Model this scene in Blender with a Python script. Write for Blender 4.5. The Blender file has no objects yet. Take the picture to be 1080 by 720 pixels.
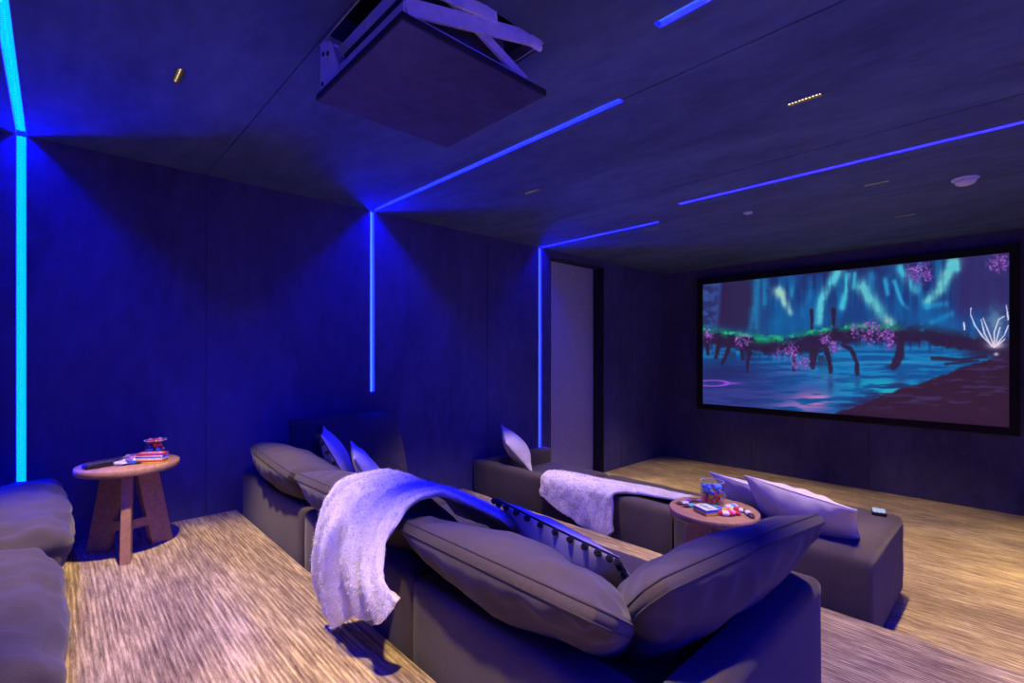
import bpy, bmesh, math, random
import numpy as np
from mathutils import Vector, Matrix, Euler, noise

random.seed(7)
SC = bpy.context.scene
COL = SC.collection
PI = math.pi
R = math.radians
OX, OZ = 3.6, 1.492          # camera stands at (3.6, 0, 1.492); the left wall is X = 0


def V(x, y, z):
    """point measured from the camera station -> world"""
    return Vector((x + OX, y, z + OZ))


# ------------------------------------------------------------------ materials
MATS = {}


def new_mat(name):
    m = bpy.data.materials.new(name)
    m.use_nodes = True
    nt = m.node_tree
    nt.nodes.clear()
    out = nt.nodes.new('ShaderNodeOutputMaterial')
    b = nt.nodes.new('ShaderNodeBsdfPrincipled')
    nt.links.new(b.outputs[0], out.inputs[0])
    MATS[name] = m
    return m, nt, b


def coords(nt, scale=(1, 1, 1), rot=(0, 0, 0), kind='Object'):
    tc = nt.nodes.new('ShaderNodeTexCoord')
    mp = nt.nodes.new('ShaderNodeMapping')
    mp.inputs['Scale'].default_value = scale
    mp.inputs['Rotation'].default_value = rot
    nt.links.new(tc.outputs[kind], mp.inputs[0])
    return mp.outputs[0]


def noise_n(nt, vec, scale, detail=4, rough=.55, dist=0.0):
    n = nt.nodes.new('ShaderNodeTexNoise')
    n.inputs['Scale'].default_value = scale
    n.inputs['Detail'].default_value = detail
    n.inputs['Roughness'].default_value = rough
    n.inputs['Distortion'].default_value = dist
    nt.links.new(vec, n.inputs['Vector'])
    return n.outputs['Fac']


def ramp(nt, fac, stops):
    r = nt.nodes.new('ShaderNodeValToRGB')
    e = r.color_ramp.elements
    while len(e) < len(stops):
        e.new(0.5)
    for i, (p, c) in enumerate(stops):
        e[i].position = p
        e[i].color = (*c, 1)
    nt.links.new(fac, r.inputs[0])
    return r.outputs[0]


def math_n(nt, op, a, b=None):
    m = nt.nodes.new('ShaderNodeMath')
    m.operation = op
    for i, v in enumerate((a, b)):
        if v is None:
            continue
        if isinstance(v, (int, float)):
            m.inputs[i].default_value = v
        else:
            nt.links.new(v, m.inputs[i])
    return m.outputs[0]


def bump(nt, b, height, strength=.3, dist=.01):
    n = nt.nodes.new('ShaderNodeBump')
    n.inputs['Strength'].default_value = strength
    n.inputs['Distance'].default_value = dist
    nt.links.new(height, n.inputs['Height'])
    nt.links.new(n.outputs[0], b.inputs['Normal'])


def suede(name, lo, hi, scale=1.6, stretch=(1, 1, 1)):
    m, nt, b = new_mat(name)
    v = coords(nt, stretch)
    n1 = noise_n(nt, v, scale, 6, .62, .6)
    n2 = noise_n(nt, v, scale * 9, 5, .6)
    mix = math_n(nt, 'ADD', math_n(nt, 'MULTIPLY', n1, .65), math_n(nt, 'MULTIPLY', n2, .35))
    nt.links.new(ramp(nt, mix, [(.34, lo), (.66, hi)]), b.inputs['Base Color'])
    b.inputs['Roughness'].default_value = .92
    b.inputs['Specular IOR Level'].default_value = .12
    bump(nt, b, noise_n(nt, v, 160, 3), .18, .003)
    return m


def fabric(name, c, var=.25, weave=420, sheen=.15):
    m, nt, b = new_mat(name)
    v = coords(nt)
    n1 = noise_n(nt, v, 5, 4)
    w1 = noise_n(nt, coords(nt, (weave, weave * .25, weave * .25)), 1, 2)
    w2 = noise_n(nt, coords(nt, (weave * .25, weave, weave)), 1, 2)
    w = math_n(nt, 'MULTIPLY', math_n(nt, 'ADD', w1, w2), .5)
    f = math_n(nt, 'ADD', math_n(nt, 'MULTIPLY', n1, .35), math_n(nt, 'MULTIPLY', w, .65))
    lo = tuple(x * (1 - var) for x in c)
    hi = tuple(min(1, x * (1 + var)) for x in c)
    nt.links.new(ramp(nt, f, [(.35, lo), (.65, hi)]), b.inputs['Base Color'])
    b.inputs['Roughness'].default_value = .9
    b.inputs['Specular IOR Level'].default_value = .15
    b.inputs['Sheen Weight'].default_value = sheen
    b.inputs['Sheen Roughness'].default_value = .5
    bump(nt, b, w, .25, .002)
    return m


def fur(name, c):
    m, nt, b = new_mat(name)
    v = coords(nt, (1, 1, 1))
    n1 = noise_n(nt, v, 9, 5, .6, .8)
    n2 = noise_n(nt, v, 120, 3)
    mix = math_n(nt, 'ADD', math_n(nt, 'MULTIPLY', n1, .6), math_n(nt, 'MULTIPLY', n2, .4))
    lo = tuple(x * .78 for x in c)
    nt.links.new(ramp(nt, mix, [(.36, lo), (.56, c)]), b.inputs['Base Color'])
    b.inputs['Roughness'].default_value = 1
    b.inputs['Specular IOR Level'].default_value = .05
    b.inputs['Sheen Weight'].default_value = .35
    bump(nt, b, mix, .6, .012)
    return m


def plain(name, c, rough=.5, metal=0, spec=.5, var=.08, scale=30):
    m, nt, b = new_mat(name)
    f = noise_n(nt, coords(nt), scale, 3)
    lo = tuple(max(0, x * (1 - var)) for x in c)
    hi = tuple(min(1, x * (1 + var)) for x in c)
    nt.links.new(ramp(nt, f, [(.35, lo), (.65, hi)]), b.inputs['Base Color'])
    b.inputs['Roughness'].default_value = rough
    b.inputs['Metallic'].default_value = metal
    b.inputs['Specular IOR Level'].default_value = spec
    return m


def emit(name, c, strength=1.0):
    m, nt, b = new_mat(name)
    b.inputs['Base Color'].default_value = (.02, .02, .02, 1)
    b.inputs['Emission Color'].default_value = (*c, 1)
    b.inputs['Emission Strength'].default_value = strength
    return m


def wood(name, lo, hi):
    m, nt, b = new_mat(name)
    v = coords(nt, (2.2, 26, 26))
    n1 = noise_n(nt, v, 1.5, 5, .6, .5)
    n2 = noise_n(nt, coords(nt, (8, 130, 130)), 1, 3)
    f = math_n(nt, 'ADD', math_n(nt, 'MULTIPLY', n1, .6), math_n(nt, 'MULTIPLY', n2, .4))
    nt.links.new(ramp(nt, f, [(.3, lo), (.7, hi)]), b.inputs['Base Color'])
    b.inputs['Roughness'].default_value = .5
    b.inputs['Specular IOR Level'].default_value = .35
    bump(nt, b, f, .12, .002)
    return m


WALL_LO, WALL_HI = (.046, .044, .096), (.096, .092, .205)
suede('wall_suede', WALL_LO, WALL_HI, 1.5, (1, 1, .45))
suede('ceiling_suede', (.058, .082, .155), (.112, .165, .30), 1.2, (.55, 1.3, 1))
fabric('sofa_fabric', (.072, .056, .048), .26)
fabric('cushion_fabric', (.064, .051, .045), .26)
fabric('sofa_seam', (.035, .028, .026), .15)
fabric('white_linen', (.62, .58, .60), .07, 300)
fabric('lavender_knit', (.50, .46, .56), .2, 160)
fabric('black_yarn', (.012, .011, .013), .3, 300)
fabric('black_felt', (.010, .010, .011), .2)
fur('white_fur', (.78, .74, .76))
wood('oak', (.27, .135, .062), (.50, .28, .145))
plain('door_grey', (.40, .39, .42), .6)
plain('black_paint', (.006, .006, .007), .6)
plain('white_steel', (.82, .83, .86), .4)
plain('dark_steel', (.035, .035, .04), .45, .4)
plain('projector_grey', (.10, .10, .115), .5)
plain('white_plastic', (.75, .75, .76), .4)
plain('black_plastic', (.012, .012, .014), .3)
plain('panel_edge', (.020, .018, .022), .8)
plain('channel_metal', (.42, .42, .45), .5)
plain('pale_trim', (.5, .46, .47), .6)
for nm, c in dict(red=(.62, .03, .035), blue=(.02, .11, .62), orange=(.85, .26, .03), yellow=(.85, .62, .04),
                  green=(.05, .42, .14), white=(.8, .8, .8), brown=(.075, .028, .022), cyan=(.10, .40, .70),
                  purple=(.25, .10, .42), pink=(.75, .30, .40), silver=(.55, .57, .62)).items():
    plain('wrap_' + nm, c, .28, 0, .6)
m, nt, b = new_mat('glass')
b.inputs['Base Color'].default_value = (1, 1, 1, 1)
b.inputs['Roughness'].default_value = .03
tr = nt.nodes.new('ShaderNodeBsdfTransparent')
tr.inputs[0].default_value = (.93, .95, .97, 1)
fr_ = nt.nodes.new('ShaderNodeLayerWeight')
fr_.inputs[0].default_value = .12
gl_ = nt.nodes.new('ShaderNodeBsdfGlossy')
gl_.inputs['Roughness'].default_value = .03
mx = nt.nodes.new('ShaderNodeMixShader')
nt.links.new(math_n(nt, 'ADD', math_n(nt, 'MULTIPLY', fr_.outputs[1], .45), .03), mx.inputs[0])
nt.links.new(tr.outputs[0], mx.inputs[1])
nt.links.new(gl_.outputs[0], mx.inputs[2])
nt.links.new(mx.outputs[0], nt.nodes['Material Output'].inputs[0])
m, nt, b = new_mat('reflection_glow')  # bluish reflection on the remote, put in as pale colour and faint emission
b.inputs['Base Color'].default_value = (.35, .45, .5, 1)
b.inputs['Roughness'].default_value = .25
b.inputs['Emission Color'].default_value = (.22, .42, .55, 1)
b.inputs['Emission Strength'].default_value = .45

# carpet: fine broken ribs running across the room
m, nt, b = new_mat('carpet')
n1 = noise_n(nt, coords(nt, (5.5, 80, 40)), 1, 4, .65, .2)
n2 = noise_n(nt, coords(nt, (1.3, 5, 4)), 1.0, 4, .6, .4)
n3 = noise_n(nt, coords(nt, (40, 300, 60)), 1, 2)
sep = nt.nodes.new('ShaderNodeSeparateXYZ')
nt.links.new(coords(nt), sep.inputs[0])
rib = math_n(nt, 'SINE', math_n(nt, 'ADD', math_n(nt, 'MULTIPLY', sep.outputs['Y'], 430.0), math_n(nt, 'MULTIPLY', n1, 3.0)))
f = math_n(nt, 'ADD', math_n(nt, 'MULTIPLY', n1, .58), math_n(nt, 'MULTIPLY', n2, .26))
f = math_n(nt, 'ADD', f, math_n(nt, 'MULTIPLY', n3, .16))
f = math_n(nt, 'ADD', f, math_n(nt, 'MULTIPLY', rib, .030))
nt.links.new(ramp(nt, f, [(.37, (.100, .066, .034)), (.49, (.30, .22, .108)), (.62, (.68, .55, .27))]), b.inputs['Base Color'])
b.inputs['Roughness'].default_value = .95
b.inputs['Specular IOR Level'].default_value = .1
b.inputs['Sheen Weight'].default_value = .15
bump(nt, b, f, .5, .008)


# ------------------------------------------------------------------ mesh helpers
def link(name, bm, mat, parent=None, smooth=True, loc=None, rot=None, label=None):
    me = bpy.data.meshes.new(name)
    bmesh.ops.recalc_face_normals(bm, faces=bm.faces[:])
    bm.to_mesh(me)
    bm.free()
    mats = mat if isinstance(mat, (list, tuple)) else [mat]
    for mm in mats:
        me.materials.append(MATS[mm])
    if smooth:
        me.shade_smooth()
    o = bpy.data.objects.new(name, me)
    COL.objects.link(o)
    if parent is not None:
        o.parent = parent
    if loc is not None:
        o.location = loc
    if rot is not None:
        o.rotation_euler = rot
    if label:
        o['label'] = label
    return o


def tag(o, label, cat, group=None):
    o['label'] = label
    o['category'] = cat
    if group:
        o['group'] = group
    return o


def thing(name, label, cat, loc=(0, 0, 0), rot=(0, 0, 0), group=None):
    o = bpy.data.objects.new(name, None)
    o.empty_display_size = .1
    COL.objects.link(o)
    o.location = loc
    o.rotation_euler = rot
    return tag(o, label, cat, group)


def struct(o):
    o['kind'] = 'structure'
    return o


def box(bm, lo, hi, bev=0.0, seg=2, mat=0, M=None):
    lo, hi = Vector(lo), Vector(hi)
    r = bmesh.ops.create_cube(bm, size=1)
    vs = r['verts']
    for v in vs:
        v.co = Vector([(lo[i] + hi[i]) / 2 + v.co[i] * (hi[i] - lo[i]) for i in range(3)])
    fs = set(f for v in vs for f in v.link_faces)
    if bev > 0:
        es = list(set(e for v in vs for e in v.link_edges))
        rr = bmesh.ops.bevel(bm, geom=es, offset=bev, segments=seg, profile=.5, affect='EDGES')
        vs = list(set(v for f in rr['faces'] for v in f.verts) | set(v for v in vs if v.is_valid))
        fs = set(f for v in vs if v.is_valid for f in v.link_faces)
    for f in fs:
        if f.is_valid:
            f.material_index = mat
    if M is not None:
        for v in vs:
            v.co = M @ v.co
    return vs


def quad(bm, pts, mat=0):
    f = bm.faces.new([bm.verts.new(p) for p in pts])
    f.material_index = mat
    return f


def tube(bm, pts, r, n=8, closed=False, mat=0):
    pts = [Vector(p) for p in pts]
    N = len(pts)
    rings = []
    prev = None
    for i in range(N):
        a = pts[(i - 1) % N] if (closed or i > 0) else pts[i]
        c = pts[(i + 1) % N] if (closed or i < N - 1) else pts[i]
        t = (c - a)
        if t.length < 1e-9:
            t = Vector((0, 0, 1))
        t.normalize()
        if prev is None:
            ref = Vector((0, 0, 1)) if abs(t.z) < .9 else Vector((1, 0, 0))
            u = t.cross(ref).normalized()
        else:
            u = (prev - t * prev.dot(t)).normalized()
        prev = u
        w = t.cross(u)
        rr = r(i / (N - 1)) if callable(r) else r
        rings.append([bm.verts.new(pts[i] + (u * math.cos(2 * PI * k / n) + w * math.sin(2 * PI * k / n)) * rr) for k in range(n)])
    for i in range(N if closed else N - 1):
        A, B = rings[i], rings[(i + 1) % N]
        for k in range(n):
            f = bm.faces.new((A[k], A[(k + 1) % n], B[(k + 1) % n], B[k]))
            f.material_index = mat
    if not closed:
        bm.faces.new(rings[0][::-1]).material_index = mat
        bm.faces.new(rings[-1]).material_index = mat


def lathe(bm, prof, n=48, M=None, mat=0):
    rings = []
    for r, z in prof:
        if r < 1e-6:
            rings.append([bm.verts.new((0, 0, z))])
        else:
            rings.append([bm.verts.new((r * math.cos(2 * PI * k / n), r * math.sin(2 * PI * k / n), z)) for k in range(n)])
    for A, B in zip(rings, rings[1:]):
        for k in range(n):
            k2 = (k + 1) % n
            if len(A) == 1 and len(B) == 1:
                continue
            if len(A) == 1:
                f = bm.faces.new((A[0], B[k], B[k2]))
            elif len(B) == 1:
                f = bm.faces.new((A[k], A[k2], B[0]))
            else:
                f = bm.faces.new((A[k], A[k2], B[k2], B[k]))
            f.material_index = mat
    if M is not None:
        for ring in rings:
            for v in ring:
                v.co = M @ v.co


def soft_box(lo, hi, r, n=14, puff=(0, 0, 0), wr=.0, seed=0, wscale=6):
    """upholstered block: rounded edges, slight puff per axis and wrinkles"""
    lo, hi = Vector(lo), Vector(hi)
    c = (lo + hi) / 2
    h = (hi - lo) / 2
    bm = bmesh.new()
    par = []
    for i in range(n + 1):
        s = -1 + 2 * i / n
        par.append(math.copysign(1 - (1 - abs(s)) ** 1.7, s))
    for ax in range(3):
        for sg in (-1, 1):
            g = []
            for i in range(n + 1):
                row = []
                for j in range(n + 1):
                    p = [0, 0, 0]
                    p[ax] = sg
                    p[(ax + 1) % 3] = par[i]
                    p[(ax + 2) % 3] = par[j]
                    row.append(bm.verts.new(p))
                g.append(row)
            for i in range(n):
                for j in range(n):
                    bm.faces.new((g[i][j], g[i + 1][j], g[i + 1][j + 1], g[i][j + 1]))
    bmesh.ops.remove_doubles(bm, verts=bm.verts[:], dist=1e-5)
    inner = [max(h[i] - r, 1e-4) for i in range(3)]
    for v in bm.verts:
        q = v.co.copy()
        p = Vector([q[i] * h[i] for i in range(3)])
        k = Vector([max(-inner[i], min(inner[i], p[i])) for i in range(3)])
        d = p - k
        if d.length > 1e-9:
            nrm = d.normalized()
            p = k + nrm * r
        for i in range(3):
            if puff[i]:
                o = [a for a in range(3) if a != i]
                w = (1 - abs(q[o[0]]) ** 2.2) * (1 - abs(q[o[1]]) ** 2.2)
                p[i] += q[i] * puff[i] * max(0, w)
        if wr:
            g = (p + Vector((seed * 3.1, seed * 1.7, seed))) * wscale
            a = noise.noise(g) * .6 + noise.noise(g * 2.3) * .4
            p += d.normalized() * a * wr if d.length > 1e-9 else Vector((0, 0, a * wr))
        v.co = c + p
    return bm


def cushion(w, d, t, rim=.05, n=(44, 34), seed=1, wr=.012, pw=2.4, q=.62, pinch=0.0, round_=.40, bend=None, mitre=0):
    """w x d cushion lying flat, puffed to thickness t, with a boxed rim; returns (mesh, rim loops)"""
    bm = bmesh.new()
    nx, ny = n
    so = Vector((seed * 5.3, seed * 2.9, seed * 1.3))

    def pos(i, j, side):
        u = -1 + 2 * i / nx
        v = -1 + 2 * j / ny
        u = math.copysign(1 - (1 - abs(u)) ** 1.35, u)
        v = math.copysign(1 - (1 - abs(v)) ** 1.35, v)
        x = w / 2 * u * math.sqrt(1 - round_ * v * v / 2) * (1 - pinch * (1 - v * v))
        y = d / 2 * v * math.sqrt(1 - round_ * u * u / 2) * (1 - pinch * (1 - u * u))
        pu = max(0, 1 - abs(u) ** pw) ** q
        pv = max(0, 1 - abs(v) ** pw) ** q
        z = rim / 2 + (t / 2 - rim / 2) * pu * pv
        edge = min((1 - abs(u)) * w / 2, (1 - abs(v)) * d / 2)
        g = Vector((x, y, side * .3)) + so
        wk = noise.noise(g * 5) * .7 + noise.noise(g * 11) * .4
        # tension folds: run in from the rim
        along = x if (1 - abs(v)) * d < (1 - abs(u)) * w else y
        fold = math.sin(along * 55 + 4 * noise.noise(g * 3)) * math.exp(-((edge - .045) / .05) ** 2) * (.4 + .8 * noise.noise(g * 2.1))
        z += wr * (wk * min(1, edge / .06) + .55 * fold * min(1, edge / .02))
        p = Vector((x, y, side * z))
        if mitre:
            f_ = max(0, mitre * p.x) / (w / 2)
            p.x -= mitre * .30 * f_ ** 2 * max(0, p.y / d + .35)
        if bend:
            p = bend(p)
        return p

    grids = {}
    for side in (1, -1):
        grids[side] = [[bm.verts.new(pos(i, j, side)) for j in range(ny + 1)] for i in range(nx + 1)]
        g = grids[side]
        for i in range(nx):
            for j in range(ny):
                bm.faces.new((g[i][j], g[i + 1][j], g[i + 1][j + 1], g[i][j + 1]))
    idx = [(i, 0) for i in range(nx)] + [(nx, j) for j in range(ny)] + [(i, ny) for i in range(nx, 0, -1)] + [(0, j) for j in range(ny, 0, -1)]
    loops = {s: [grids[s][i][j] for i, j in idx] for s in (1, -1)}
    K = len(idx)
    cen = sum((v.co for v in loops[1]), Vector()) / K
    mids = []
    for k in range(K):
        a, b_ = loops[1][k].co, loops[-1][k].co
        mdl = (a + b_) / 2
        out = Vector((mdl.x - cen.x, mdl.y - cen.y, 0))
        out.normalize()
        mids.append(bm.verts.new(mdl + out * rim * .22))
    for k in range(K):
        k2 = (k + 1) % K
        bm.faces.new((loops[1][k], loops[1][k2], mids[k2], mids[k]))
        bm.faces.new((mids[k], mids[k2], loops[-1][k2], loops[-1][k]))
    paths = {s: [v.co.copy() for v in loops[s]] for s in (1, -1)}
    mpath = [v.co.copy() for v in mids]
    return bm, paths, mpath


def sofa_cushion(label, w, d, t, loc, rot, seed, bend=None, group=None, rim=.03, wr=.026, **kw):
    bm, paths, _ = cushion(w, d, t, rim=rim, seed=seed, wr=wr, bend=bend, **kw)
    o = link('back_cushion', bm, 'cushion_fabric', loc=loc, rot=rot)
    tag(o, label, 'cushion', group)
    for s in (1, -1):
        pb = bmesh.new()
        tube(pb, paths[s], .0032, 6, True)
        link('piping', pb, 'sofa_seam', o)
    return o


def throw_pillow(label, w, d, t, loc, rot, seed, mat='white_linen', group=None, trim=False, bend=None):
    bm, paths, mid = cushion(w, d, t, rim=.012, seed=seed, wr=.012, pinch=.05, round_=.0, pw=2.0, q=.75, bend=bend)
    o = link('throw_pillow', bm, mat, loc=loc, rot=rot)
    tag(o, label, 'pillow', group)
    pb = bmesh.new()
    tube(pb, mid, .004, 6, True)
    link('piping', pb, 'black_yarn' if trim else mat, o)
    return o, mid


# ------------------------------------------------------------------ room shell
FRONT_Y = 6.444
BACK_Y = -1.75
RIGHT_X = 6.25
Z_BACK, Z_MID = .449, .225
STEP1, STEP2 = .888, 2.79
Z_CEIL = 2.632
WT = .16


def slab(name, a_rng, b_rng, holes, fn, thick, mat, smooth=False):
    """wall/ceiling slab: front face at depth 0 with rectangular recesses.
    holes: (a0, a1, b0, b1, depth or None for a through opening)"""
    bm = bmesh.new()
    As = sorted(set([a_rng[0], a_rng[1]] + [x for h in holes for x in h[:2]]))
    Bs = sorted(set([b_rng[0], b_rng[1]] + [x for h in holes for x in h[2:4]]))
    As = [a for a in As if a_rng[0] <= a <= a_rng[1]]
    Bs = [b_ for b_ in Bs if b_rng[0] <= b_ <= b_rng[1]]
    D = {}
    na, nb = len(As) - 1, len(Bs) - 1
    for i in range(na):
        for j in range(nb):
            ca, cb = (As[i] + As[i + 1]) / 2, (Bs[j] + Bs[j + 1]) / 2
            d = 0.0
            for h in holes:
                if h[0] < ca < h[1] and h[2] < cb < h[3]:
                    d = max(d, thick if h[4] is None else h[4])
            D[i, j] = d
    for (i, j), d in D.items():
        if d < thick - 1e-6:
            quad(bm, [fn(As[i], Bs[j], d), fn(As[i + 1], Bs[j], d), fn(As[i + 1], Bs[j + 1], d), fn(As[i], Bs[j + 1], d)])
            quad(bm, [fn(As[i], Bs[j], thick), fn(As[i + 1], Bs[j], thick), fn(As[i + 1], Bs[j + 1], thick), fn(As[i], Bs[j + 1], thick)])
        for di, dj, p, q in ((1, 0, (i + 1, j), (i + 1, j + 1)), (0, 1, (i, j + 1), (i + 1, j + 1)),
                             (-1, 0, (i, j), (i, j + 1)), (0, -1, (i, j), (i + 1, j))):
            e = D.get((i + di, j + dj), thick)
            if (i + di, j + dj) in D and (di < 0 or dj < 0):
                continue
            if abs(e - d) > 1e-6:
                A, B = (As[p[0]], Bs[p[1]]), (As[q[0]], Bs[q[1]])
                quad(bm, [fn(*A, d), fn(*B, d), fn(*B, e), fn(*A, e)])
    bmesh.ops.remove_doubles(bm, verts=bm.verts[:], dist=1e-5)
    return struct(link(name, bm, mat, smooth=smooth))


# stepped carpeted floor: one continuous mesh with three levels
bm = bmesh.new()
prof = [(BACK_Y - WT, Z_BACK), (STEP1 - .012, Z_BACK), (STEP1, Z_BACK - .012), (STEP1, Z_MID),
        (STEP2 - .012, Z_MID), (STEP2, Z_MID - .012), (STEP2, 0), (FRONT_Y + WT, 0), (FRONT_Y + WT, -.1), (BACK_Y - WT, -.1)]
va = [bm.verts.new((-WT, y, z)) for y, z in prof]
vb = [bm.verts.new((RIGHT_X + WT, y, z)) for y, z in prof]
for i in range(len(prof)):
    j = (i + 1) % len(prof)
    bm.faces.new((va[i], va[j], vb[j], vb[i]))
bm.faces.new(va)
bm.faces.new(vb[::-1])
struct(link('floor', bm, 'carpet', smooth=False))

DOOR0, DOOR1, DOOR_H = 3.985, 4.985, 1.065 + OZ
LED_W, LED_D = .020, .024       # half width, depth of the light channels
L0, L1, L2, L1B, L3 = -.127, 1.857, 3.825, 1.525, 3.48
SEAM, SD = .004, .006

# left wall (inner face X = 0)
holes = [(DOOR0, DOOR1, -.1, DOOR_H, None)]
for y, z0 in ((L0, .5), (L1, 1.18), (L2, .44)):
    holes.append((y - LED_W, y + LED_W, z0, Z_CEIL, LED_D))
for y in (.703, 3.073, 5.36):
    holes.append((y - SEAM, y + SEAM, 0, Z_CEIL, SD))
slab('wall_left', (BACK_Y - WT, FRONT_Y + WT), (-.1, Z_CEIL + WT), holes, lambda a, b_, d: Vector((-d, a, b_)), WT, 'wall_suede')
slab('wall_front', (0, RIGHT_X), (-.1, Z_CEIL + WT),
     [(x - SEAM, x + SEAM, 0, Z_CEIL, SD) for x in (1.22, 2.44, 3.66, 4.88)],
     lambda a, b_, d: Vector((a, FRONT_Y + d, b_)), WT, 'wall_suede')
holes = [(y - LED_W, y + LED_W, .9, Z_CEIL, LED_D) for y in (L0, L1B, L3)]
slab('wall_right', (BACK_Y - WT, FRONT_Y + WT), (-.1, Z_CEIL + WT), holes, lambda a, b_, d: Vector((RIGHT_X + d, a, b_)), WT, 'wall_suede')
slab('wall_back', (0, RIGHT_X), (-.1, Z_CEIL + WT), [], lambda a, b_, d: Vector((a, BACK_Y - d, b_)), WT, 'wall_suede')

# ceiling
HX0, HX1, HY0, HY1 = 3.6 - 1.811, 3.6 - 1.213, .713, 1.321
DL_X = [-2.39, -.68, 1.03]
DL_Y = [-1.1, .37, 2.46, 4.02, 5.14]
LD = (.069, .016)
holes = [(HX0, HX1, HY0, HY1, None)]
strips_c = [(0, RIGHT_X, L0), (0, 3.6 - 1.246, L1), (0, 3.6 - 2.186, L2), (3.6 - .877, RIGHT_X, L1B), (3.6 - 1.821, RIGHT_X, L3)]
for x0, x1, y in strips_c:
    holes.append((x0, x1, y - LED_W, y + LED_W, LED_D))
for y in (.703, 3.10, 4.29):
    holes.append((0, RIGHT_X, y - SEAM, y + SEAM, SD))
holes.append((3.6 - 1.246 + .01, RIGHT_X, L1 - SEAM, L1 + SEAM, SD))
holes.append((3.6 - 2.95, 3.6 - .13, 6.01, 6.035, .05))
for x in DL_X:
    for y in DL_Y:
        holes.append((x + OX - LD[0], x + OX + LD[0], y - LD[1], y + LD[1], .03))
slab('ceiling', (0, RIGHT_X), (BACK_Y, FRONT_Y), holes, lambda a, b_, d: Vector((a, b_, Z_CEIL + d)), WT, 'ceiling_suede')

# door in the left wall and its black reveal
d_ = bmesh.new()
box(d_, (-WT - .04, DOOR0 - .06, 0.0), (-WT, DOOR1 + .06, DOOR_H + .05))
door = struct(link('door_1', d_, 'door_grey', smooth=False))
t_ = bmesh.new()
box(t_, (-WT + .002, DOOR1 - .012, 0), (.001, DOOR1 + .0, DOOR_H - .012))
box(t_, (-WT + .002, DOOR0, 0), (.001, DOOR0 + .012, DOOR_H - .012))
box(t_, (-WT + .002, DOOR0, DOOR_H - .004), (-.004, DOOR1, DOOR_H))
struct(link('trim_1', t_, 'black_paint', smooth=False))

# ------------------------------------------------------------------ light strips
emit('led_near', (0.0, .66, 640.0))
emit('led_near_rim', (0.0, .60, .8))
emit('led_mid', (.14, .34, 640.0))
emit('led_side', (.05, .17, 620.0))
emit('led_side_rim', (.04, .16, 1.6))
emit('led_mid_rim', (.04, .16, 1.6))
emit('led_far', (.22, .34, 350.0))
emit('led_far_rim', (.09, .2, 1.6))
emit('led_violet', (.42, .34, 190.0))
emit('led_violet_rim', (.22, .18, 1.4))


def strip(label, a, b_, nrm, width_axis, mat, group='light strips'):
    """channel + diffuser from a to b inside a recess; nrm points into the room"""
    a, b_ = Vector(a), Vector(b_)
    t = thing('light_strip', label, 'light strip', (a + b_) / 2, group=group)
    o = (a + b_) / 2
    n_, w_ = Vector(nrm), Vector(width_axis)
    L = (b_ - a).length / 2 - .001
    dirn = (b_ - a).normalized()

    def bar(name, w0, w1, d0, d1, mt):
        bm = bmesh.new()
        pts = []
        for l in (-L, L):
            for w in (w0, w1):
                for dd in (d0, d1):
                    pts.append(bm.verts.new(dirn * l + w_ * w - n_ * dd))
        for q in ((0, 1, 3, 2), (4, 6, 7, 5), (0, 4, 5, 1), (2, 3, 7, 6), (0, 2, 6, 4), (1, 5, 7, 3)):
            bm.faces.new([pts[k] for k in q])
        return link(name, bm, mt, t, smooth=False)
    W = LED_W - .0005
    for s in (-1, 1):
        bar('channel_side', s * (W - .0015), s * W, .0005, LED_D - .001, 'channel_metal')
    df = bar('diffuser', -W + .002, W - .002, LED_D - .003, LED_D - .001, mat + '_rim')
    tp = bar('light_tape', -.004, .004, LED_D - .005, LED_D - .003, mat)
    return t


strip('bright cyan-blue vertical light strip on the left wall nearest the camera', (0, L0, .52), (0, L0, Z_CEIL - .001), (1, 0, 0), (0, 1, 0), 'led_near')
strip('bright cyan-blue ceiling light strip running up out of the top left corner', (0.001, L0, Z_CEIL), (RIGHT_X - .001, L0, Z_CEIL), (0, 0, -1), (0, 1, 0), 'led_near')
strip('blue vertical light strip on the left wall ending above the middle sofa', (0, L1, 1.18), (0, L1, Z_CEIL - .001), (1, 0, 0), (0, 1, 0), 'led_mid')
strip('long blue ceiling light strip from the middle wall strip towards the ceiling centre', (0.001, L1, Z_CEIL), (3.6 - 1.246, L1, Z_CEIL), (0, 0, -1), (0, 1, 0), 'led_mid')
strip('blue vertical light strip on the left wall beside the grey door', (0, L2, .45), (0, L2, Z_CEIL - .001), (1, 0, 0), (0, 1, 0), 'led_far')
strip('short thin blue ceiling light strip above the grey door wall', (0.001, L2, Z_CEIL), (3.6 - 2.186, L2, Z_CEIL), (0, 0, -1), (0, 1, 0), 'led_far')
strip('blue ceiling light strip cut off by the top edge right of the projector lift', (3.6 - .877, L1B, Z_CEIL), (RIGHT_X - .001, L1B, Z_CEIL), (0, 0, -1), (0, 1, 0), 'led_mid')
strip('long violet-blue ceiling light strip above the screen end running to the right edge', (3.6 - 1.821, L3, Z_CEIL), (RIGHT_X - .001, L3, Z_CEIL), (0, 0, -1), (0, 1, 0), 'led_violet')
for y, nm in ((L0, 'one beside the camera'), (L1B, 'middle one'), (L3, 'farthest one')):
    strip('blue vertical light strip on the right wall, the %s' % nm, (RIGHT_X, y, .92), (RIGHT_X, y, Z_CEIL - .001), (-1, 0, 0), (0, 1, 0), 'led_side')

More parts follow.
